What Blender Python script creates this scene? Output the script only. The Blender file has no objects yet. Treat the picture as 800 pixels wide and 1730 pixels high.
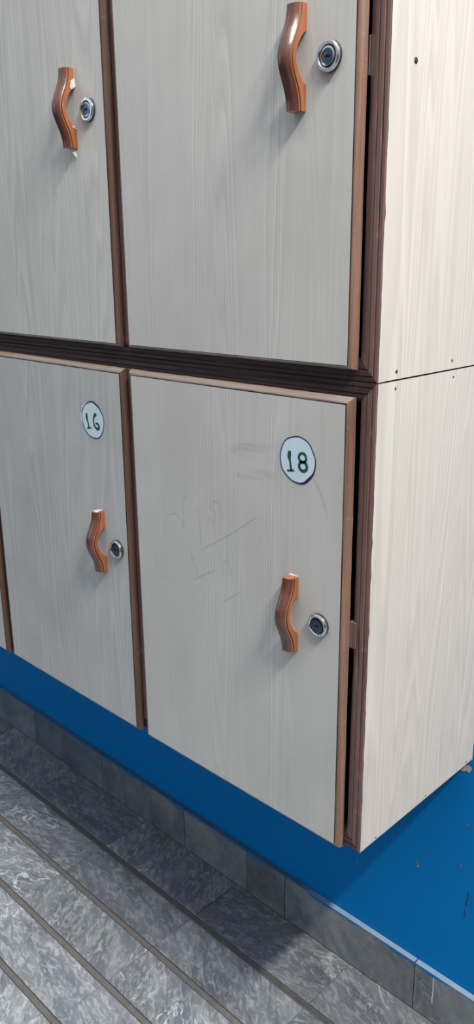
import bpy, bmesh, math, random
from mathutils import Vector, Matrix
random.seed(7)
scene = bpy.context.scene
COL = scene.collection

# ------------------------------------------------------------------ dimensions (metres)
ZB = 0.545          # underside of the lower cabinet above the floor
H = 0.62            # height of one locker cabinet
D = 0.2945          # depth: cabinet front to wall
L = 1.70            # length of the cabinets along the wall
P = 0.41866         # door pitch
WD, HD = 0.3870, 0.5915   # laminate face of one door
YB, YF = -0.001, -0.0108  # back and front plane of the doors
EB = 0.0071         # how far the wooden lipping spreads beyond the laminate
NDOOR = 4

# ------------------------------------------------------------------ helpers
def tag(o, label=None, cat=None, group=None, kind=None):
    if label: o['label'] = label
    if cat: o['category'] = cat
    if group: o['group'] = group
    if kind: o['kind'] = kind
    return o

def obj(name, bm, mats, parent=None, loc=(0, 0, 0), smooth=None):
    me = bpy.data.meshes.new(name)
    bm.normal_update()
    bm.to_mesh(me); bm.free()
    if not isinstance(mats, (list, tuple)): mats = [mats]
    for m in mats: me.materials.append(m)
    if smooth is not None:
        for p in me.polygons: p.use_smooth = True
        me.set_sharp_from_angle(angle=math.radians(smooth))
    o = bpy.data.objects.new(name, me)
    COL.objects.link(o)
    o.parent = parent
    o.location = loc
    return o

def empty(name, loc):
    o = bpy.data.objects.new(name, None)
    o.empty_display_size = 0.1
    COL.objects.link(o); o.location = loc
    return o

def add_box(bm, a, b, mi=0, bevel=0.0):
    t = bmesh.new()
    vs = [t.verts.new((x, y, z)) for x in (a[0], b[0]) for y in (a[1], b[1]) for z in (a[2], b[2])]
    for f in ((0, 1, 3, 2), (4, 6, 7, 5), (0, 4, 5, 1), (2, 3, 7, 6), (0, 2, 6, 4), (1, 5, 7, 3)):
        t.faces.new([vs[i] for i in f])
    bmesh.ops.recalc_face_normals(t, faces=t.faces)
    if bevel: bmesh.ops.bevel(t, geom=t.edges[:], offset=bevel, segments=2, affect='EDGES', profile=0.5)
    for f in t.faces: f.material_index = mi
    merge(bm, t)

def merge(bm, t):
    me = bpy.data.meshes.new('tmp'); t.to_mesh(me); t.free()
    bm.from_mesh(me); bpy.data.meshes.remove(me)

def add_lathe(bm, c, prof, n=40, mi=None):
    """rings about the -y axis through c; prof = [(radius, out, material)]"""
    rings = []
    for r, o, m in prof:
        if r <= 1e-6: rings.append([bm.verts.new((c[0], c[1] - o, c[2]))])
        else: rings.append([bm.verts.new((c[0] + r * math.cos(2 * math.pi * k / n), c[1] - o, c[2] + r * math.sin(2 * math.pi * k / n))) for k in range(n)])
    for i in range(len(rings) - 1):
        A, B = rings[i], rings[i + 1]
        for k in range(n):
            k2 = (k + 1) % n
            if len(B) == 1: f = bm.faces.new((A[k], A[k2], B[0]))
            else: f = bm.faces.new((A[k], A[k2], B[k2], B[k]))
            f.material_index = prof[i + 1][2]

def ribbon(bm, pts, y, w, mi=0, closed=False, n=6, axis='y'):
    """flat stroke in the plane y = const; pts = [(x, z[, width factor])]"""
    P_ = [(p[0], p[1], p[2] if len(p) > 2 else 1.0) for p in pts]
    out = []
    N = len(P_)
    rng = range(N if closed else N - 1)
    for i in rng:
        g = lambda k: P_[k % N] if closed else P_[min(max(k, 0), N - 1)]
        p0, p1, p2, p3 = g(i - 1), g(i), g(i + 1), g(i + 2)
        for s in range(n):
            t = s / n
            out.append(tuple(0.5 * ((2 * p1[j]) + (-p0[j] + p2[j]) * t + (2 * p0[j] - 5 * p1[j] + 4 * p2[j] - p3[j]) * t * t + (-p0[j] + 3 * p1[j] - 3 * p2[j] + p3[j]) * t ** 3) for j in range(3)))
    if not closed: out.append(P_[-1])
    M = len(out); Lv = []
    for i, (x, z, f) in enumerate(out):
        a = out[(i - 1) % M] if closed else out[max(i - 1, 0)]
        b = out[(i + 1) % M] if closed else out[min(i + 1, M - 1)]
        dx, dz = b[0] - a[0], b[1] - a[1]; l = math.hypot(dx, dz) or 1
        nx, nz = -dz / l, dx / l; h = w * f / 2
        Lv.append((bm.verts.new((x + nx * h, y, z + nz * h)), bm.verts.new((x - nx * h, y, z - nz * h))))
    for i in range(M if closed else M - 1):
        a, b = Lv[i], Lv[(i + 1) % M]
        f = bm.faces.new((a[0], a[1], b[1], b[0])); f.material_index = mi
        f.normal_update()
        if f.normal.y > 0: f.normal_flip()

def poly(bm, pts, y, mi=0):
    f = bm.faces.new([bm.verts.new((x, y, z)) for x, z in pts]); f.material_index = mi
    f.normal_update()
    if f.normal.y > 0: f.normal_flip()

# ------------------------------------------------------------------ material helpers
class NT:
    def __init__(s, name):
        s.m = bpy.data.materials.new(name); s.m.use_nodes = True
        s.t = s.m.node_tree; s.t.nodes.clear()
        s.out = s.n('ShaderNodeOutputMaterial'); s.b = s.n('ShaderNodeBsdfPrincipled')
        s.l(s.b.outputs[0], s.out.inputs[0])
    def n(s, t, **k):
        x = s.t.nodes.new(t)
        for a, v in k.items(): setattr(x, a, v)
        return x
    def l(s, a, b): s.t.links.new(a, b)
    def set(s, i, v):
        x = s.b.inputs[i]
        if hasattr(v, 'node'): s.l(v, x)
        else: x.default_value = (*v, 1) if isinstance(v, tuple) and len(v) == 3 else v
    def pos(s, scale=(1, 1, 1), off=None):
        if not hasattr(s, 'geo'): s.geo = s.n('ShaderNodeNewGeometry')
        mp = s.n('ShaderNodeMapping'); mp.inputs['Scale'].default_value = scale
        if off: mp.inputs['Location'].default_value = off
        s.l(s.geo.outputs['Position'], mp.inputs[0]); return mp.outputs[0]
    def noise(s, vec, scale=1.0, detail=3, rough=0.5, dist=0.0):
        x = s.n('ShaderNodeTexNoise'); s.l(vec, x.inputs['Vector'])
        x.inputs['Scale'].default_value = scale; x.inputs['Detail'].default_value = detail
        x.inputs['Roughness'].default_value = rough; x.inputs['Distortion'].default_value = dist
        return x.outputs['Fac']
    def math(s, op, a, b=None, c=None, clamp=False):
        x = s.n('ShaderNodeMath', operation=op); x.use_clamp = clamp
        for i, v in enumerate((a, b, c)):
            if v is None: continue
            if hasattr(v, 'node'): s.l(v, x.inputs[i])
            else: x.inputs[i].default_value = v
        return x.outputs[0]
    def ramp(s, fac, stops, interp='LINEAR'):
        x = s.n('ShaderNodeValToRGB'); s.l(fac, x.inputs[0]); r = x.color_ramp; r.interpolation = interp
        while len(r.elements) < len(stops): r.elements.new(0.5)
        for e, (p, c) in zip(r.elements, stops):
            e.position = p; e.color = (*c, 1) if isinstance(c, tuple) else (c, c, c, 1)
        return x.outputs[0]
    def mix(s, fac, a, b, mode='MIX'):
        x = s.n('ShaderNodeMix', data_type='RGBA', blend_type=mode)
        for i, v in ((0, fac), (6, a), (7, b)):
            if hasattr(v, 'node'): s.l(v, x.inputs[i])
            else: x.inputs[i].default_value = (*v, 1) if isinstance(v, tuple) else v
        return x.outputs[2]
    def bump(s, h, strength=0.2, dist=0.001):
        x = s.n('ShaderNodeBump'); x.inputs['Strength'].default_value = strength; x.inputs['Distance'].default_value = dist
        s.l(h, x.inputs['Height']); s.l(x.outputs[0], s.b.inputs['Normal'])

def plain(name, col, rough=0.5, metal=0.0, var=0.12, scale=60.0, **kw):
    k = NT(name)
    n = k.noise(k.pos(), scale, 4)
    k.set('Base Color', k.mix(n, tuple(c * (1 - var) for c in col), tuple(min(1, c * (1 + var)) for c in col)))
    k.set('Roughness', rough); k.set('Metallic', metal)
    for a, v in kw.items(): k.set(a, v)
    return k.m

# laminate: pale wood print with an embossed vertical grain
def laminate(name, base, dark, light, dirt, side=False):
    k = NT(name)
    v = k.pos((11, 11, 0.55))
    field = k.noise(v, 1.0, 2.0, 0.45, 0.15)
    lines = k.math('SINE', k.math('MULTIPLY', field, 175.0))
    lines = k.math('POWER', k.math('MULTIPLY_ADD', lines, 0.5, 0.5), 3.0)
    bands = k.noise(k.pos((17, 17, 0.12), (3.1, 0.4, 2.0)), 1.0, 2.0, 0.5)
    bmask = k.ramp(bands, [(0.42, 0.05), (0.6, 1.0)])
    fib = k.noise(k.pos((420, 420, 5.0)), 1.0, 3.0, 0.6)
    fibm = k.ramp(fib, [(0.35, 0.0), (0.7, 1.0)])
    col = k.mix(k.noise(k.pos((26, 26, 0.35), (1.0, 7.0, 0.0)), 1.0, 3.0, 0.55), dark, light)
    col = k.mix(0.45, col, base)
    lm = k.math('MULTIPLY', lines, bmask)
    col = k.mix(k.math('MULTIPLY', lm, 0.34 if side else 0.24), col, tuple(min(1, c * 1.22) for c in light))
    edge = k.math('POWER', k.math('MULTIPLY_ADD', k.math('SINE', k.math('MULTIPLY_ADD', field, 175.0, 2.2)), 0.5, 0.5), 4.0)
    col = k.mix(k.math('MULTIPLY', k.math('MULTIPLY', edge, bmask), 0.28), col, tuple(c * 0.72 for c in dark))
    sx = k.n('ShaderNodeSeparateXYZ'); k.l(k.pos(), sx.inputs[0])
    run = k.math('ADD', sx.outputs[0], sx.outputs[1])
    wob = k.noise(k.pos((5, 5, 1.1), (0.0, 2.0, 5.0)), 1.0, 2.0, 0.5)
    fine = k.math('SINE', k.math('MULTIPLY_ADD', wob, 26.0, k.math('MULTIPLY', run, 1500.0)))
    gmask = k.ramp(k.noise(k.pos((19, 19, 0.25), (8.0, 1.0, 1.0)), 1.0, 2.0, 0.5), [(0.50, 0.0), (0.60, 1.0)])
    fl = k.math('MULTIPLY', k.math('POWER', k.math('MULTIPLY_ADD', fine, 0.5, 0.5), 2.0), gmask)
    fd = k.math('MULTIPLY', k.math('POWER', k.math('MULTIPLY_ADD', fine, -0.5, 0.5), 3.0), gmask)
    col = k.mix(k.math('MULTIPLY', fl, 0.18), col, tuple(min(1, c * 1.25) for c in light))
    col = k.mix(k.math('MULTIPLY', fd, 0.20), col, tuple(c * 0.70 for c in dark))
    col = k.mix(k.math('MULTIPLY', fibm, 0.10), col, tuple(c * 0.7 for c in dark))
    smut = k.ramp(k.noise(k.pos((5, 5, 3.5)), 1.0, 5.0, 0.62), [(0.45, 0.0), (0.78, 1.0)])
    col = k.mix(k.math('MULTIPLY', smut, dirt), col, tuple(c * 0.55 for c in dark))
    k.set('Base Color', col)
    k.set('Roughness', k.math('MULTIPLY_ADD', fib, 0.2, 0.34)); k.set('Specular IOR Level', 0.35)
    k.bump(k.math('ADD', k.math('MULTIPLY', lm, 0.7), k.math('MULTIPLY', fib, 0.4)), 0.22, 0.0006)
    return k.m

def stained(name, a, b, axis, rough=0.45):
    k = NT(name)
    sc = {'z': (170, 170, 5), 'x': (5, 170, 170)}[axis]
    n = k.noise(k.pos(sc), 1.0, 4.0, 0.6)
    col = k.mix(k.ramp(n, [(0.3, 0.0), (0.72, 1.0)]), a, b)
    sp = k.ramp(k.noise(k.pos((60, 60, 60)), 1.0, 4.0, 0.65), [(0.62, 0.0), (0.76, 1.0)])
    col = k.mix(k.math('MULTIPLY', sp, 0.35), col, tuple(min(1, c * 1.9 + 0.02) for c in b))
    k.set('Base Color', col); k.set('Roughness', rough); k.set('Specular IOR Level', 0.4)
    k.bump(n, 0.25, 0.001)
    return k.m

M = {}
M['front'] = laminate('door_laminate', (0.55, 0.543, 0.517), (0.50, 0.493, 0.470), (0.60, 0.594, 0.564), 0.30)
M['front_shaded'] = laminate('door_laminate_shaded', (0.478, 0.484, 0.476), (0.43, 0.437, 0.43), (0.53, 0.535, 0.525), 0.34)  # darker copy of the door laminate, dimmer light at lower left put into colour
M['side'] = laminate('side_laminate', (0.685, 0.610, 0.522), (0.63, 0.560, 0.477), (0.735, 0.665, 0.577), 0.07, True)
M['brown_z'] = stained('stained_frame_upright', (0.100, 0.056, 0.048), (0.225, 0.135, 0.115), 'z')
M['brown_x'] = stained('stained_frame_rail', (0.030, 0.017, 0.019), (0.075, 0.045, 0.042), 'x', 0.35)  # rails darker than uprights: shadow below the upper doors put into colour
M['lip_z'] = stained('lipping_upright', (0.135, 0.072, 0.052), (0.27, 0.162, 0.115), 'z')
M['lip_x'] = stained('lipping_rail', (0.21, 0.165, 0.14), (0.32, 0.265, 0.23), 'x')
M['lip_dark'] = stained('lipping_dark', (0.070, 0.036, 0.026), (0.14, 0.080, 0.058), 'z')
M['dark_edge'] = plain('dark_panel_edge', (0.030, 0.022, 0.020), 0.8)
M['inside'] = plain('bare_carcass_board', (0.05, 0.035, 0.03), 0.85)
M['chrome'] = plain('polished_chrome', (0.72, 0.73, 0.75), 0.16, 1.0, 0.04)
M['chrome_side'] = plain('dull_lock_barrel', (0.07, 0.07, 0.08), 0.4, 0.7, 0.05)
M['plug'] = plain('blued_steel_plug', (0.10, 0.14, 0.20), 0.25, 1.0, 0.05)
M['key_dark'] = plain('keyhole_black', (0.008, 0.008, 0.010), 0.6)
M['paper'] = plain('sticker_paper', (0.58, 0.72, 0.80), 0.55, 0, 0.05)
M['paper_white'] = plain('sticker_margin', (0.74, 0.76, 0.82), 0.55, 0, 0.05)
M['navy'] = plain('navy_ink', (0.012, 0.012, 0.085), 0.5)
M['green'] = plain('green_ink', (0.006, 0.070, 0.045), 0.5)
M['pencil'] = plain('pencil_grey', (0.485, 0.478, 0.455), 0.6, 0, 0.2, 900)
M['film'] = plain('clear_plastic_film', (0.75, 0.77, 0.78), 0.15, 0, 0.05, 60, **{'Alpha': 0.65})
M['screw'] = plain('rusty_screw', (0.07, 0.055, 0.045), 0.5, 0.5)

def handle_mat():
    k = NT('varnished_handle_wood')
    n = k.noise(k.pos((90, 90, 9)), 1.0, 4.0, 0.6, 0.4)
    k.set('Base Color', k.ramp(n, [(0.25, (0.21, 0.062, 0.024)), (0.55, (0.33, 0.108, 0.040)), (0.8, (0.41, 0.15, 0.06))]))
    k.set('Roughness', 0.22); k.set('Coat Weight', 0.6); k.set('Coat Roughness', 0.12)
    k.bump(n, 0.08, 0.0006)
    return k.m
M['handle'] = handle_mat()
M['handle_face'] = None
def handle_face_mat():
    k = NT('varnished_handle_face')
    n = k.noise(k.pos((110, 110, 9)), 1.0, 4.0, 0.6, 0.4)
    k.set('Base Color', k.ramp(n, [(0.25, (0.075, 0.028, 0.020)), (0.6, (0.125, 0.046, 0.030)), (0.85, (0.17, 0.068, 0.042))]))
    k.set('Roughness', 0.24); k.set('Coat Weight', 0.6); k.set('Coat Roughness', 0.12)
    return k.m
M['handle_face'] = handle_face_mat()
M['groove'] = plain('handle_groove_dark', (0.05, 0.016, 0.008), 0.6)

def wall_mat():
    k = NT('blue_gloss_paint')
    n = k.noise(k.pos((3, 3, 3)), 1.0, 5.0, 0.6)
    col = k.mix(n, (0.0001, 0.155, 0.44), (0.0003, 0.178, 0.50))
    sp = k.ramp(k.noise(k.pos((55, 55, 40)), 1.0, 2.0, 0.5), [(0.77, 0.0), (0.80, 1.0)])
    col = k.mix(k.math('MULTIPLY', sp, 0.35), col, (0.10, 0.20, 0.28))
    k.set('Base Color', col); k.set('Roughness', 0.42); k.set('Specular IOR Level', 0.07)
    k.bump(k.noise(k.pos((14, 14, 14)), 1.0, 4.0, 0.6), 0.12, 0.004)
    return k.m
M['wall'] = wall_mat()

def marble(name, dark, mid, lightc, vein, rough, veinamt, stain=False):
    k = NT(name)
    at = k.n('ShaderNodeAttribute', attribute_name='tile_tone')
    sep = k.n('ShaderNodeSeparateColor'); k.l(at.outputs['Color'], sep.inputs[0])
    ofs = k.n('ShaderNodeVectorMath', operation='SCALE'); k.l(at.outputs['Color'], ofs.inputs[0]); ofs.inputs['Scale'].default_value = 37.0
    rot = k.n('ShaderNodeVectorRotate'); rot.rotation_type = 'Z_AXIS'
    k.l(k.pos(), rot.inputs['Vector']); k.l(k.math('MULTIPLY_ADD', sep.outputs[0], 1.7, -0.6), rot.inputs['Angle'])
    add = k.n('ShaderNodeVectorMath', operation='ADD'); k.l(rot.outputs[0], add.inputs[0]); k.l(ofs.outputs[0], add.inputs[1])
    def mp(sc):
        m = k.n('ShaderNodeMapping'); m.inputs['Scale'].default_value = sc; k.l(add.outputs[0], m.inputs[0]); return m.outputs[0]
    cloud = k.noise(mp((7, 20, 9)), 1.0, 6.0, 0.62, 0.8)
    col = k.ramp(cloud, [(0.28, dark), (0.5, mid), (0.72, lightc)])
    fine = k.noise(mp((38, 90, 60)), 1.0, 6.0, 0.68, 1.2)
    flecks = k.ramp(fine, [(0.47, 0.0), (0.68, 1.0)])
    col = k.mix(k.math('MULTIPLY', flecks, 0.55 * veinamt), col, vein)
    # thin crooked veins: narrow band round the middle of a noise field
    vf = k.noise(mp((9, 14, 10)), 1.0, 5.0, 0.6, 1.0)
    vb = k.ramp(k.math('ABSOLUTE', k.math('SUBTRACT', vf, 0.5)), [(0.0, 1.0), (0.012, 0.0)])
    vm = k.ramp(k.noise(mp((4, 5, 5)), 1.0, 2.0), [(0.48, 0.0), (0.62, 1.0)])
    col = k.mix(k.math('MULTIPLY', k.math('MULTIPLY', vb, vm), 0.8 * veinamt), col, tuple(min(1, c * 1.35) for c in vein))
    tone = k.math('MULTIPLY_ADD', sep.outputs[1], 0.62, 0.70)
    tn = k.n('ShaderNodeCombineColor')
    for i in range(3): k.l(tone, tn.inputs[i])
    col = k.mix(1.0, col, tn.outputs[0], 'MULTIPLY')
    if stain:
        gp = k.n('ShaderNodeSeparateXYZ'); k.l(k.pos(), gp.inputs[0])
        sx = k.ramp(k.math('ADD', k.math('MULTIPLY_ADD', cloud, 0.5, gp.outputs[0]), 1.5), [(0.55, 1.0), (1.0, 0.0)])
        col = k.mix(k.math('MULTIPLY', sx, 0.45), col, (0.035, 0.085, 0.14))
    k.set('Base Color', col); k.set('Roughness', k.math('MULTIPLY_ADD', fine, 0.25, rough)); k.set('Specular IOR Level', 0.4)
    return k.m
M['tile'] = marble('grey_marble_tile', (0.097, 0.110, 0.128), (0.158, 0.172, 0.192), (0.235, 0.25, 0.27), (0.52, 0.54, 0.565), 0.28, 1.0)
M['skirt'] = marble('grey_marble_skirting', (0.085, 0.10, 0.115), (0.165, 0.185, 0.20), (0.26, 0.28, 0.295), (0.38, 0.40, 0.42), 0.3, 0.45, True)
M['grout'] = plain('grout', (0.15, 0.142, 0.128), 0.9, 0, 0.3, 45)
M['grout_dark'] = plain('grout_edge_dirt', (0.055, 0.053, 0.052), 0.9, 0, 0.3, 45)
def smear_mat():
    k = NT('blue_smear_lit_and_shaded'); v = k.pos()
    sp = k.n('ShaderNodeSeparateXYZ'); k.l(v, sp.inputs[0])
    n = k.noise(k.pos((40, 40, 40)), 1.0, 4.0, 0.6)
    x = k.math('MULTIPLY_ADD', n, 0.12, sp.outputs[0])
    m = k.ramp(k.math('ADD', x, 1.0), [(0.70, 0.0), (0.80, 1.0)])  # paint smear pale where lit, dark in the cabinet's shadow, both put into colour
    k.set('Base Color', k.mix(m, k.mix(n, (0.04, 0.09, 0.15), (0.10, 0.16, 0.22)), k.mix(n, (0.17, 0.29, 0.42), (0.33, 0.42, 0.50))))
    k.set('Roughness', 0.5)
    return k.m
M['smear'] = smear_mat()
M['drip'] = plain('white_paint_drip', (0.62, 0.62, 0.60), 0.6)
M['plaster'] = plain('chipped_plaster', (0.50, 0.40, 0.34), 0.9, 0, 0.2, 200)
M['mark'] = plain('dark_scuff', (0.012, 0.035, 0.07), 0.7)
M['mark_grey'] = plain('grey_scuff', (0.10, 0.15, 0.20), 0.7)

# ------------------------------------------------------------------ setting
# back wall
bm = bmesh.new()
add_box(bm, (-4.0, D, -0.02), (2.6, D + 0.15, 2.9), 0)
yw = D - 0.0004
poly(bm, [(-0.017, ZB - 0.019), (-0.004, ZB - 0.012), (0.001, ZB - 0.016), (-0.003, ZB - 0.026), (-0.008, ZB - 0.024), (-0.014, ZB - 0.028), (-0.020, ZB - 0.026)], yw, 1)
ribbon(bm, [(0.0115, ZB - 0.246), (0.0125, ZB - 0.258), (0.010, ZB - 0.268), (0.0105, ZB - 0.276)], yw, 0.0022, 2)
ribbon(bm, [(0.009, ZB - 0.283), (0.0095, ZB - 0.293), (0.0085, ZB - 0.30)], yw, 0.0014, 2)
ribbon(bm, [(-0.088, ZB - 0.240), (-0.0855, ZB - 0.246), (-0.0865, ZB - 0.254)], yw, 0.004, 3)
ribbon(bm, [(-0.084, ZB - 0.243), (-0.083, ZB - 0.252)], yw, 0.0022, 1)
ribbon(bm, [(-0.004, ZB - 0.200), (-0.0035, ZB - 0.206)], yw, 0.004, 3)
ribbon(bm, [(0.0, ZB - 0.118), (0.0015, ZB - 0.123)], yw, 0.004, 3)
wall = obj('wall_back', bm, [M['wall'], M['plaster'], M['mark'], M['mark_grey']])
tag(wall, 'bright blue painted wall below and behind the lockers', kind='structure')

# marble skirting tiles
def tone_layer(bm):
    return bm.loops.layers.float_color.get('tile_tone') or bm.loops.layers.float_color.new('tile_tone')
def add_tile(bm, a, b, bevel, mi=0, topmi=None, tone=None):
    t = bmesh.new()
    vs = [t.verts.new((x, y, z)) for x in (a[0], b[0]) for y in (a[1], b[1]) for z in (a[2], b[2])]
    for f in ((0, 1, 3, 2), (4, 6, 7, 5), (0, 4, 5, 1), (2, 3, 7, 6), (0, 2, 6, 4), (1, 5, 7, 3)):
        t.faces.new([vs[i] for i in f])
    bmesh.ops.recalc_face_normals(t, faces=t.faces)
    for f in t.faces:
        f.material_index = topmi if (topmi is not None and f.normal.z > 0.9) else mi
    bmesh.ops.bevel(t, geom=t.edges[:], offset=bevel, segments=1, affect='EDGES')
    lay = tone_layer(t); c = (random.random(), random.random() if tone is None else tone, random.random(), 1)
    for f in t.faces:
        for lp in f.loops: lp[lay] = c
    merge(bm, t)
YK = D - 0.012                       # skirting face
HB = 0.1035
bm = bmesh.new(); tone_layer(bm)
xs = [-3.9]
while xs[-1] < -1.2: xs.append(xs[-1] + 0.3063)
xs = [-3.76, -3.4537, -3.1474, -2.8411, -2.5348, -2.2285, -1.9222, -1.6159, -1.3096, -0.9973, -0.683, -0.4853, -0.377, -0.0707, 0.235, 0.541, 0.847, 1.153, 1.459, 1.765, 2.07, 2.4]
for i in range(len(xs) - 1):
    add_tile(bm, (xs[i] + 0.0008, YK, 0.0), (xs[i + 1] - 0.0008, D - 0.0002, HB), 0.0008, 0, 1)
add_box(bm, (xs[0], YK + 0.003, 0.0), (xs[-1], D - 0.0003, HB - 0.002), 2)
ribbon(bm, [(-0.0316, 0.101), (-0.0318, 0.085), (-0.0312, 0.066), (-0.0322, 0.050), (-0.0318, 0.040)], YK - 0.0003, 0.0022, 3)
# ragged blue paint that ran over the top edge of the skirting
pts = []; x = -1.75
while x < 0.6:
    pts.append(x); x += 0.012
ph = [random.uniform(0, 6.28) for _ in range(4)]
def ragged(x): return max(0.0006, 0.0032 + 0.0018 * math.sin(x * 31 + ph[0]) + 0.0016 * math.sin(x * 73 + ph[1]) + 0.0010 * math.sin(x * 190 + ph[2]))
for i in range(len(pts) - 1):
    x0, x1 = pts[i], pts[i + 1]
    f = bm.faces.new([bm.verts.new(p) for p in ((x0, YK - 0.0004, HB), (x0, YK - 0.0004, HB - ragged(x0)), (x1, YK - 0.0004, HB - ragged(x1)), (x1, YK - 0.0004, HB))]); f.material_index = 4
skirt = obj('baseboard_back', bm, [M['skirt'], M['smear'], M['grout_dark'], M['drip'], M['wall']])
tag(skirt, 'grey marble tile skirting along the foot of the blue wall', kind='structure')

# floor: long marble strips, 305 mm joints, wide grout courses
bm = bmesh.new(); tone_layer(bm)
GW = 0.0140
rows = [(YK, D - 0.012 - 0.128 + GW / 2)]
y = D - 0.012 - 0.128
for k in range(20):
    rows.append((y - GW / 2, y - 0.1123 + GW / 2)); y -= 0.1123
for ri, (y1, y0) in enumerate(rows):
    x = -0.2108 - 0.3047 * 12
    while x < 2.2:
        add_tile(bm, (x + 0.0006, y0, -0.012), (x + 0.3047 - 0.0006, y1, 0.0), 0.0008, tone=(0.18, 0.40, 0.82, 1.15)[min(ri, 3)] + random.uniform(-0.12, 0.12))  # rows brighten away from the wall: light falloff put into tile colour
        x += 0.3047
add_box(bm, (-4.0, rows[-1][1], -0.05), (2.6, D + 0.1, -0.0022), 1)
for k in range(20):
    yc = D - 0.012 - 0.128 - 0.1123 * k
    if k == 0: add_box(bm, (-3.8, yc - GW * 0.28, -0.004), (2.4, yc + GW * 0.28, -0.0019), 3)
    for s in (-1, 1):
        a = yc + s * GW / 2; b = yc + s * (GW / 2 - 0.0018)
        add_box(bm, (-3.8, min(a, b), -0.004), (2.4, max(a, b), -0.0016), 2)
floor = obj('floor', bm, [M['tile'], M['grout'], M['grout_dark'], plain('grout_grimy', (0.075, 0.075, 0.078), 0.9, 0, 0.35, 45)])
tag(floor, 'grey marble strip tiles with wide grout lines parallel to the wall', kind='structure')

# ------------------------------------------------------------------ shared meshes for the doors
def door_bm():
    bm = bmesh.new()
    add_box(bm, (-WD, YF, 0), (0, YB, HD), 0)
    for f in bm.faces:
        f.normal_update()
        if abs(f.normal.y) < 0.5: f.material_index = 1
    # slightly knocked corners of the laminate sheet
    return bm

def edging_bm():
    bm = bmesh.new()
    prof = [(-0.0002, YF + 0.0006), (0.0008, YF + 0.0003), (0.0022, YF + 0.0006), (0.0042, YF + 0.0021), (0.0060, YF + 0.0046), (0.0070, YF + 0.0072), (EB, YB)]
    def ring(s, y):
        e = 0.0009 + s; eb = 0.0007 + s * 0.6
        n = 24; pts = []
        jit = lambda: random.uniform(-1, 1) * 0.00035
        for k in range(n): pts.append((-WD - e + (WD + 2 * e) * k / n, y, -eb))
        for k in range(n): pts.append((e, y, -eb + (HD + e + eb) * k / n))
        for k in range(n): pts.append((e - (WD + 2 * e) * k / n, y, HD + e))
        for k in range(n): pts.append((-WD - e, y, HD + e - (HD + e + eb) * k / n))
        return [bm.verts.new((p[0] + jit(), p[1] + jit() * 0.5, p[2] + jit())) for p in pts]
    rings = [ring(s, y) for s, y in prof]
    N = len(rings[0])
    for i in range(len(rings) - 1):
        for k in range(N):
            f = bm.faces.new((rings[i][k], rings[i][(k + 1) % N], rings[i + 1][(k + 1) % N], rings[i + 1][k]))
            f.material_index = 0 if (24 <= k < 48 or k >= 72) else 1
    bmesh.ops.recalc_face_normals(bm, faces=bm.faces)
    return bm

def catmull(ps, n):
    out = []
    for i in range(len(ps) - 1):
        p0, p1, p2, p3 = ps[max(i - 1, 0)], ps[i], ps[i + 1], ps[min(i + 2, len(ps) - 1)]
        for s in range(n):
            t = s / n
            out.append(tuple(0.5 * (2 * p1[j] + (-p0[j] + p2[j]) * t + (2 * p0[j] - 5 * p1[j] + 4 * p2[j] - p3[j]) * t * t + (-p0[j] + 3 * p1[j] - 3 * p2[j] + p3[j]) * t ** 3) for j in range(len(p1))))
    out.append(ps[-1]); return out

def handle_bm():
    """bowed wooden pull: origin = centre of its foot on the door face, out along -y"""
    w = 0.0164
    half = [((0.0138, 0.0505), (0.0, 0.0512)), ((0.0142, 0.046), (0.0, 0.043)), ((0.0154, 0.039), (0.0, 0.034)), ((0.0180, 0.031), (0.0, 0.0262)),
            ((0.0212, 0.0235), (0.0046, 0.0232)), ((0.0246, 0.0160), (0.0104, 0.0165)), ((0.0274, 0.0085), (0.0146, 0.0085)), ((0.0286, 0.0), (0.0166, 0.0))]
    prs = [(o[0], o[1], i[0], i[1]) for o, i in half]
    prs = prs + [(a, -b, c, -d) for a, b, c, d in reversed(prs[:-1])]
    st = catmull(prs, 4)
    bm = bmesh.new(); secs = []
    for (oh, oz, ih, iz) in st:
        ih = max(ih, 0.0)
        def at(t): return (ih + (oh - ih) * t, iz + (oz - iz) * t)
        T = max(math.hypot(oh - ih, oz - iz), 1e-4)
        g0, g1, bv = 1 - 0.0070 / T, 1 - 0.0052 / T, 1 - 0.0040 / T
        right = [(w / 2, 0.0), (w / 2, g0),  (w / 2 - 0.0011, g0 * 0.3 + g1 * 0.7), (w / 2 - 0.0003, g1), (w / 2 - 0.0008, bv), (w / 2 - 0.0046, 1 - 0.0006 / T), (w / 2 - 0.0054, 1.0)]
        left = [(w / 2, 0.0), (w / 2, 0.3), (w / 2, 0.5), (w / 2, 0.7), (w / 2 - 0.0001, 1 - 0.0018 / T), (w / 2 - 0.0007, 1 - 0.0006 / T), (w / 2 - 0.0018, 1.0)]
        loop = []
        for x, t in right:
            h, z = at(t); loop.append((x, -h, z))
        for x, t in reversed(left):
            h, z = at(t); loop.append((-x, -h, z))
        secs.append([bm.verts.new(p) for p in loop])
    n = len(secs[0])
    for a, b in zip(secs[:-1], secs[1:]):
        for k in range(n):
            f = bm.faces.new((a[k], a[(k + 1) % n], b[(k + 1) % n], b[k]))
            if k in (1, 2): f.material_index = 2
            if 4 <= k < n - 1: f.material_index = 1  # darker wood on front layer and left side, their lack of light put into colour
    bm.faces.new(secs[0]); bm.faces.new(list(reversed(secs[-1])))
    bmesh.ops.recalc_face_normals(bm, faces=bm.faces)
    return bm

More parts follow.
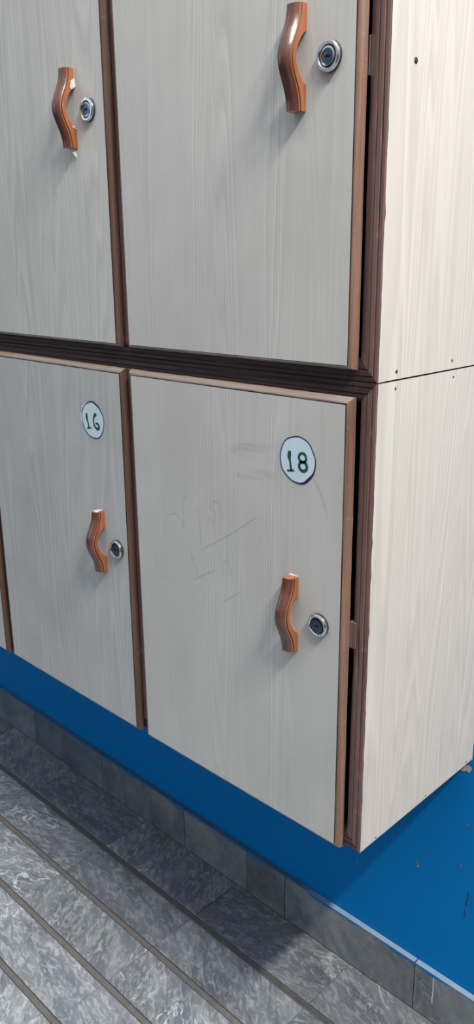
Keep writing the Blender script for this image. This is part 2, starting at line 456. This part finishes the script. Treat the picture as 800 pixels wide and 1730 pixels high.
def lock_bm(ring=2):
    bm = bmesh.new()
    R = 0.0152
    prof = [(R, 0.0, 1), (R, 0.0036, 1), (R - 0.0004, 0.0050, 0), (R - 0.0016, 0.0060, 0), (R - 0.0036, 0.0060, 0), (R - 0.0044, 0.0052, 0), (R - 0.0047, 0.0034, 3),
            (R - 0.0054, 0.0034, 3), (R - 0.0057, 0.0052, 0), (R - 0.0078, 0.0056, ring), (R - 0.0080, 0.0050, 3), (R - 0.0084, 0.0050, 2), (0.0, 0.0054, 2)]
    add_lathe(bm, (0, 0, 0), prof, 44)
    bmesh.ops.recalc_face_normals(bm, faces=bm.faces)
    add_box(bm, (-0.0032, -0.0058, -0.0008), (0.0032, -0.0050, 0.0006), 3)
    add_box(bm, (-0.0008, -0.0058, -0.0016), (0.0016, -0.0050, 0.0016), 3)
    return bm

def shared(bm, mats, name, smooth=None):
    o = obj(name, bm, mats, smooth=smooth); me = o.data
    bpy.data.objects.remove(o); return me

ME_DOOR = shared(door_bm(), [M['front'], M['dark_edge']], 'door')
ME_EDGE = shared(edging_bm(), [M['lip_z'], M['lip_x']], 'edging', 35)
ME_HANDLE = shared(handle_bm(), [M['handle'], M['handle_face'], M['groove']], 'handle', 40)
ME_LOCK = shared(lock_bm(), [M['chrome'], M['chrome_side'], M['plug'], M['key_dark']], 'cam_lock', 28)

ME_LOCK_RINGED = shared(lock_bm(0), [M['chrome'], M['chrome_side'], M['plug'], M['key_dark']], 'cam_lock', 28)

def inst(name, me, parent, loc, label=None):
    o = bpy.data.objects.new(name, me); COL.objects.link(o); o.parent = parent; o.location = loc
    if label: o['label'] = label
    return o

# ------------------------------------------------------------------ hand-lettered number stickers
def sticker(parent, loc, digits, ring_w, tabs, label):
    r = 0.0287; bm = bmesh.new(); y0 = -0.0003
    ph = random.uniform(0, 6)
    def rad(a): return r * (1 + 0.018 * math.sin(2 * a + ph) + 0.014 * math.sin(5 * a + 2 * ph) + 0.008 * math.sin(9 * a))
    n = 48
    poly(bm, [(rad(2 * math.pi * k / n) * math.cos(2 * math.pi * k / n), rad(2 * math.pi * k / n) * math.sin(2 * math.pi * k / n)) for k in range(n)], y0, 0)
    for t in tabs: poly(bm, [(a * r, b * r) for a, b in t], y0 + 0.00012, 3)
    ribbon(bm, [(rad(2 * math.pi * k / n) * 0.985 * math.cos(2 * math.pi * k / n), rad(2 * math.pi * k / n) * 0.985 * math.sin(2 * math.pi * k / n), ring_w(math.degrees(2 * math.pi * k / n))) for k in range(n)], y0 - 0.00015, 0.0017, 1, True, 2)
    for st, w in digits:
        ribbon(bm, [(p[0] * r, p[1] * r, *(p[2:])) for p in st], y0 - 0.0002, w * r, 2)
    return obj('number_sticker', bm, [M['paper'], M['navy'], M['green'], M['paper_white']], parent, loc) if not label else tag(obj('number_sticker', bm, [M['paper'], M['navy'], M['green'], M['paper_white']], parent, loc), label)

def circ(cx, cz, rx, rz, a0, a1, n=12):
    return [(cx + rx * math.cos(math.radians(a0 + (a1 - a0) * k / n)), cz + rz * math.sin(math.radians(a0 + (a1 - a0) * k / n))) for k in range(n + 1)]
D18 = [([(-0.43, 0.33, 0.9), (-0.45, 0.20, 1.3), (-0.46, 0.06, 1.2), (-0.41, -0.12, 0.7), (-0.37, -0.34, 0.7), (-0.35, -0.52, 0.9)], 0.15),
       ([(-0.57, -0.55), (-0.38, -0.53), (-0.17, -0.49)], 0.085),
       (circ(0.28, 0.13, 0.20, 0.19, 20, 375) , 0.12), (circ(0.31, -0.24, 0.21, 0.20, 95, 450), 0.135)]
D16 = [([(-0.52, 0.34, 0.8), (-0.54, 0.18, 1.25), (-0.53, 0.03, 1.2), (-0.46, -0.15, 0.75), (-0.41, -0.32, 0.75), (-0.39, -0.47, 0.9)], 0.14),
       ([(-0.57, -0.52), (-0.38, -0.48), (-0.17, -0.43)], 0.08),
       ([(0.36, 0.31, 1.3), (0.24, 0.33, 1.4), (0.14, 0.22, 1.2), (0.08, 0.05, 0.9), (0.08, -0.14, 0.9), (0.15, -0.31, 1.0), (0.32, -0.42, 1.1), (0.48, -0.41, 1.3), (0.54, -0.28, 1.2), (0.48, -0.17, 1.0), (0.36, -0.13, 0.9), (0.24, -0.16, 0.8)], 0.13)]
def bump_w(c, wdt, amp):
    def f(a):
        d = (a - c + 180) % 360 - 180
        return 0.85 + amp * math.exp(-(d / wdt) ** 2)
    return f

# ------------------------------------------------------------------ cabinets
def face_frame(parent, extra=0.0):
    """grooved, mitred moulding all round the front, with plain posts between the doors"""
    bm = bmesh.new()
    prof = [(0.0, 0.014), (0.0, 0.0016), (0.0012, 0.0), (0.0048, 0.0), (0.0056, 0.0013), (0.0066, 0.0013), (0.0074, -0.0002), (0.0122, -0.0002),
            (0.0130, 0.0012), (0.0139, 0.0012), (0.0146, 0.0002), (0.0185, 0.0004), (0.0205, 0.0014), (0.0222, 0.0020), (0.0229 + extra, 0.0032), (0.0231 + extra, 0.016)]
    NZ, NX = 40, 60
    rings = []
    chips = {}
    def rect(s, y, first):
        pts = []
        a, b, c, d = -L + s, -s, s, H - s
        for k in range(NX): pts.append((a + (b - a) * k / NX, y, c))
        for k in range(NZ): pts.append((b, y, c + (d - c) * k / NZ))
        for k in range(NX): pts.append((b - (b - a) * k / NX, y, d))
        for k in range(NZ): pts.append((a, y, d - (d - c) * k / NZ))
        vs = []
        for i, p in enumerate(pts):
            j = 0.0 if i % NX == 0 else 1.0
            q = random.uniform(-1, 1)
            # bruised patch beside the lock, as on the lower cabinet
            br = math.exp(-((p[2] - 0.275) / 0.035) ** 2) if p[0] > -0.03 else 0.0
            vs.append(bm.verts.new((p[0] - (abs(q) * 0.0007 * j if first else 0), p[1] + j * (abs(q) * 0.0003 + br * random.uniform(0, 0.0012)), p[2])))
        return vs
    for i, (s, y) in enumerate(prof): rings.append(rect(s, y, i in (0, 1)))
    N = len(rings[0])
    for i in range(len(rings) - 1):
        for k in range(N):
            f = bm.faces.new((rings[i][k], rings[i][(k + 1) % N], rings[i + 1][(k + 1) % N], rings[i + 1][k]))
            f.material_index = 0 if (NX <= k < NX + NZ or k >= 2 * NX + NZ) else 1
    bmesh.ops.recalc_face_normals(bm, faces=bm.faces)
    for i in range(1, NDOOR):
        xc = -0.0345 + EB + 0.0105 - P * i + 0.0005
        add_box(bm, (xc - 0.013, 0.0004, 0.018), (xc + 0.013, 0.016, H - 0.018), 0)
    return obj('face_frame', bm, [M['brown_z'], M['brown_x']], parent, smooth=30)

def carcass(parent):
    bm = bmesh.new(); t = 0.016; e = 0.0008
    add_box(bm, (-L + e, 0.016, e), (-t, D - e, t), 0)            # bottom
    add_box(bm, (-L + e, 0.016, H - t), (-t, D - e, H - e), 0)    # top
    add_box(bm, (-L + e, 0.0012, e), (-L + t, D - e, H - e), 0)   # far end
    add_box(bm, (-L + e, D - 0.006, e), (-t, D - e, H - e), 0)    # back
    for i in range(1, NDOOR):
        xc = -0.0345 + EB + 0.0105 - P * i
        add_box(bm, (xc - 0.008, 0.015, t), (xc + 0.008, D - 0.006, H - t), 0)
    return obj('carcass', bm, M['inside'], parent)

def side_panel(parent, zsc, screws):
    bm = bmesh.new()
    n = 60
    add_box(bm, (-0.016, 0.0016, 0.0006), (-0.0012, D - 0.0005, H - 0.0008), 1)
    # laminate skin with a chipped, wavy front edge
    front = [(0.0014 + abs(random.gauss(0, 1)) * 0.00045 + (0.0011 if random.random() < 0.06 else 0), 0.0009 + (H - 0.0022) * k / n) for k in range(n + 1)]
    for k in range(n):
        (ya, za), (yb, zb) = front[k], front[k + 1]
        vs = [bm.verts.new((x, y, z)) for x in (-0.0012, 0.0) for (y, z) in ((ya, za), (yb, zb), (D - 0.0005, zb), (D - 0.0005, za))]
        f = bm.faces.new((vs[4], vs[5], vs[6], vs[7])); f.material_index = 0
        f = bm.faces.new((vs[0], vs[1], vs[5], vs[4])); f.material_index = 1
        if k == 0: f = bm.faces.new((vs[0], vs[4], vs[7], vs[3])); f.material_index = 0
        if k == n - 1: f = bm.faces.new((vs[1], vs[5], vs[6], vs[2])); f.material_index = 0
    bmesh.ops.remove_doubles(bm, verts=bm.verts, dist=1e-6)
    bmesh.ops.recalc_face_normals(bm, faces=bm.faces)
    sp = obj('side_panel', bm, [M['side'], M['dark_edge']], parent)
    me = None
    for (y, z, r) in screws:
        b = bmesh.new()
        bmesh.ops.create_circle(b, cap_ends=True, radius=r, segments=14, matrix=Matrix.Rotation(math.pi / 2, 4, 'Y'))
        bmesh.ops.create_uvsphere(b, u_segments=12, v_segments=6, radius=r * 0.72, matrix=Matrix.Diagonal((0.25, 1, 1, 1)))
        obj('screw', b, M['screw'], sp, (0.0003, y, z), smooth=40)
    return sp

def film_bits(parent, pieces):
    for loc, pts in pieces:
        bm = bmesh.new()
        vs = [bm.verts.new(p) for p in pts]
        for i in range(1, len(vs) - 1): bm.faces.new((vs[0], vs[i], vs[i + 1]))
        obj('plastic_film', bm, M['film'], parent, loc)

def make_door(cab, xr, zb, i, rz=0.0, hx=-0.0745, hz=0.3145, lx=-0.0318, lz=0.3108, lrot=0.0, lock=None):
    d = inst('door', ME_DOOR, cab, (xr, 0, zb))
    d.rotation_euler = (0, rz, 0)
    e = inst('edging', ME_EDGE, d, (0, 0, 0), 'brown wooden lipping')
    if i > 0:
        e.material_slots[0].link = 'OBJECT'; e.material_slots[0].material = M['lip_dark']
    inst('handle', ME_HANDLE, d, (hx, YF, hz), 'varnished orange-brown wooden pull')
    k = inst('cam_lock', lock or ME_LOCK, d, (lx, YF, lz), 'round chrome key lock'); k.rotation_euler = (0, lrot, 0)
    return d

# lower cabinet -----------------------------------------------------
low = empty('locker_cabinet', (0, 0, ZB))
tag(low, 'lower locker cabinet on the blue wall, pale wood-grain doors with stickers numbered 16 and 18', 'lockers', 'stacked wall lockers')
face_frame(low); carcass(low)
side_panel(low, 0, [(0.0355, 0.6105, 0.0017), (0.1607, 0.6104, 0.0014), (0.0364, 0.0042, 0.0014), (0.1594, 0.0055, 0.0014), (0.2753, 0.0055, 0.0014)])
xr0 = -0.03446
d18 = make_door(low, xr0, 0.0025, 0)
d16 = make_door(low, xr0 - P, 0.0025, 1, rz=0.006, hx=-0.0640, hz=0.3170, lx=-0.0252, lz=0.3120, lrot=0.3)
d14 = make_door(low, xr0 - 2 * P, 0.0025, 2, rz=0.004)
make_door(low, xr0 - 3 * P, 0.0025, 3)
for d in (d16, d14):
    d.material_slots[0].link = 'OBJECT'; d.material_slots[0].material = M['front_shaded']
sticker(d18, (-0.0698, YF, 0.5170), D18, bump_w(308, 28, 1.3), [], 'round white sticker lettered 18 in green')
sticker(d16, (-0.0715, YF, 0.5135), D16, bump_w(70, 32, 0.9), [[(-0.9, 0.28), (-1.16, 0.26), (-1.12, -0.1), (-1.05, -0.32), (-0.9, -0.2)], [(-0.95, 0.5), (-0.86, 0.72), (-0.55, 0.92), (-0.5, 0.8), (-0.8, 0.4)]], 'round white sticker lettered 16 in green')
# faint pencil scrawl and scuffs on door 18
bm = bmesh.new()
SCR = [[(-0.352, 0.397), (-0.334, 0.404), (-0.323, 0.399), (-0.316, 0.387), (-0.317, 0.414), (-0.315, 0.428), (-0.307, 0.438)],
       [(-0.264, 0.415), (-0.253, 0.407), (-0.251, 0.423), (-0.261, 0.429), (-0.253, 0.438), (-0.243, 0.436), (-0.237, 0.421)],
       [(-0.277, 0.364), (-0.254, 0.378), (-0.213, 0.404), (-0.174, 0.432)],
       [(-0.303, 0.352), (-0.297, 0.336), (-0.288, 0.317)], [(-0.298, 0.311), (-0.277, 0.324), (-0.253, 0.338)],
       [(-0.237, 0.336), (-0.235, 0.352), (-0.228, 0.36), (-0.224, 0.351), (-0.219, 0.336)],
       [(-0.239, 0.294), (-0.223, 0.305), (-0.204, 0.319)], [(-0.289, 0.423), (-0.282, 0.398), (-0.281, 0.372)]]
for s in SCR: ribbon(bm, [(x - xr0, z - 0.0025, 0.6 + 0.5 * random.random()) for x, z in s], YF - 0.0002, 0.0010, 0)
obj('pencil_scrawl', bm, M['pencil'], d18)
bm = bmesh.new()
ribbon(bm, [(x - xr0, z - 0.0025, f) for x, z, f in ((-0.078, 0.5, 0.6), (-0.068, 0.486, 1.0), (-0.062, 0.472, 1.5), (-0.057, 0.463, 0.7))], YF - 0.0002, 0.0017, 0)
obj('scuff_mark', bm, M['pencil'], d18)
film_bits(d16, [((-0.0640, YF, 0.317), [(-0.0075, -0.0120, 0.0515), (0.0050, -0.0120, 0.0515), (0.0076, -0.001, 0.0545), (-0.006, -0.004, 0.0525)])])
film_bits(d18, [((-0.0745, YF, 0.3145), [(-0.0070, -0.0020, 0.0515), (0.0082, -0.0020, 0.0515), (0.0082, -0.0004, 0.0480), (0.0086, -0.0004, 0.0520), (-0.004, -0.0004, 0.0535)]),
                ((-0.0745, YF, 0.3145), [(0.0078, -0.0145, 0.006), (0.0088, -0.0140, 0.003), (0.0080, -0.0130, 0.0015)])])
def smudge_mat():
    k = NT('hand_smudge')
    n = k.noise(k.pos((14, 14, 150)), 1.0, 5.0, 0.65, 0.5); n2 = k.noise(k.pos((30, 30, 30)), 1.0, 3.0)
    k.set('Base Color', (0.12, 0.12, 0.12)); k.set('Roughness', 0.6)
    k.set('Alpha', k.math('MULTIPLY', k.ramp(n, [(0.45, 0.0), (0.65, 1.0)]), k.math('MULTIPLY', n2, 0.20)))
    return k.m
bm = bmesh.new()
for x0, x1, z0, dz, wd in ((-0.222, -0.140, 0.512, 0.014, 0.020), (-0.208, -0.142, 0.480, 0.012, 0.016)):
    ribbon(bm, [(x0 - xr0, z0, 0.3), (x0 + 0.02 - xr0, z0 + dz * 0.25, 1.0), ((x0 + x1) / 2 - xr0, z0 + dz * 0.5, 1.1), (x1 - xr0, z0 + dz, 0.4)], YF - 0.00015, wd, 0)
obj('smudge', bm, smudge_mat(), d18)
# the latch keeper bridging the gap beside lock 18
bm = bmesh.new()
add_box(bm, (-0.0275, -0.0012, 0.292), (-0.0170, 0.0100, 0.327), 0, 0.0006)
obj('latch_keeper', bm, M['brown_z'], low)

# upper cabinet -----------------------------------------------------
up = empty('locker_cabinet', (0, 0, ZB + H))
tag(up, 'upper locker cabinet resting on the numbered lower one, its pale wood-grain doors without stickers', 'lockers', 'stacked wall lockers')
face_frame(up, 0.0022); carcass(up)
side_panel(up, 1, [(0.0459, 0.3243, 0.0032), (0.0359, 0.0095, 0.0021), (0.1553, 0.0112, 0.0017)])
xu = -0.03394; zu = 0.0180
u0 = make_door(up, xu, zu, 0, hx=-0.0722, hz=0.3155, lx=-0.0318, lz=0.3120, lock=ME_LOCK_RINGED)
u1 = make_door(up, xu - P, zu, 1, rz=0.005, hx=-0.0730, hz=0.3180, lx=-0.0335, lz=0.3128, lrot=-0.2, lock=ME_LOCK_RINGED)
make_door(up, xu - 2 * P, zu, 2, lock=ME_LOCK_RINGED)
make_door(up, xu - 3 * P, zu, 3, lock=ME_LOCK_RINGED)
film_bits(u1, [((-0.0730, YF, 0.318), [(0.0076, -0.0060, 0.034), (0.0110, -0.0008, 0.0375), (0.0125, -0.0004, 0.027), (0.0090, -0.0050, 0.0235), (0.0080, -0.0070, 0.028)]),
               ((-0.0730, YF, 0.318), [(-0.002, -0.0090, -0.050), (0.0045, -0.0010, -0.0500), (0.0065, -0.0004, -0.0640), (0.0015, -0.0040, -0.0590)]),
               ((-0.0730, YF, 0.318), [(0.0020, -0.0004, 0.0500), (0.0095, -0.0004, 0.0560), (0.0110, -0.0004, 0.0480)]),
               ((-0.0730, YF, 0.318), [(0.0078, -0.0075, -0.024), (0.0098, -0.0060, -0.0215), (0.0105, -0.0010, -0.027)])])
bm = bmesh.new()
add_box(bm, (-0.0264, 0.0004, 0.308), (-0.0242, 0.0040, 0.345), 0, 0.0005)
obj('latch_keeper', bm, M['chrome'], up)

# ------------------------------------------------------------------ light
def area(name, loc, target, sx, sy, power, col):
    l = bpy.data.lights.new(name, 'AREA'); l.shape = 'RECTANGLE'; l.size = sx; l.size_y = sy; l.energy = power; l.color = col
    o = bpy.data.objects.new(name, l); COL.objects.link(o); o.location = loc
    d = (Vector(target) - Vector(loc)); o.rotation_euler = d.to_track_quat('-Z', 'Y').to_euler()
    return o
# ceiling fluorescent tube running away from the wall, to the right of the lockers
tl = bpy.data.lights.new('ceiling_tube', 'AREA'); tl.shape = 'RECTANGLE'; tl.size = 0.10; tl.size_y = 1.1; tl.energy = 150; tl.color = (1.0, 0.945, 0.86)
to = bpy.data.objects.new('ceiling_tube', tl); COL.objects.link(to); to.location = (1.76, -0.52, ZB + 3.0)
to.rotation_euler = (0, math.radians(25), 0)
# cool daylight from a window far to the left
area('window_daylight', (-3.4, -2.6, 1.9), (-0.6, 0.0, 0.7), 1.4, 1.6, 7, (0.60, 0.81, 1.0))

# added fill, no known lamp: brightens the locker fronts and the floor
area('front_fill', (0.25, -0.6, 2.65), (0.25, -0.6, 0), 1.7, 0.12, 12, (1.0, 0.98, 0.95))

w = bpy.data.worlds.new('room_ambience'); scene.world = w; w.use_nodes = True
nt = w.node_tree; nt.nodes.clear()
wo = nt.nodes.new('ShaderNodeOutputWorld'); bg = nt.nodes.new('ShaderNodeBackground')
tc = nt.nodes.new('ShaderNodeTexCoord'); sp = nt.nodes.new('ShaderNodeSeparateXYZ'); rp = nt.nodes.new('ShaderNodeValToRGB')
nt.links.new(tc.outputs['Generated'], sp.inputs[0]); 
mr = nt.nodes.new('ShaderNodeMapRange'); mr.inputs[1].default_value = -1; mr.inputs[2].default_value = 1
nt.links.new(sp.outputs[2], mr.inputs[0]); nt.links.new(mr.outputs[0], rp.inputs[0])
for e in ((0.48, (0.10, 0.105, 0.12)), (0.52, (0.12, 0.13, 0.15)), (0.66, (0.57, 0.64, 0.73)), (0.82, (0.94, 1.03, 1.15)), (1.0, (0.98, 1.05, 1.14))):
    x = rp.color_ramp.elements.new(e[0]); x.color = (*e[1], 1)
rp.color_ramp.elements.remove(rp.color_ramp.elements[0]); rp.color_ramp.elements.remove(rp.color_ramp.elements[-1])
nt.links.new(rp.outputs[0], bg.inputs[0]); bg.inputs[1].default_value = 0.71
nt.links.new(bg.outputs[0], wo.inputs[0])

# ------------------------------------------------------------------ camera
cam = bpy.data.cameras.new('camera'); co = bpy.data.objects.new('camera', cam); COL.objects.link(co)
cam.sensor_fit = 'VERTICAL'; cam.sensor_height = 36.0; cam.lens = 36.0 * 1383.094 / 1730.0
co.location = (0.52363, -0.74945, 0.75128 + ZB); co.rotation_euler = (1.272728, 0.011978, 0.777494)
cam.clip_start = 0.02
scene.camera = co
scene.view_settings.view_transform = 'Standard'
scene.view_settings.look = 'None'
scene.view_settings.exposure = 0.0
scene.view_settings.gamma = 1.0
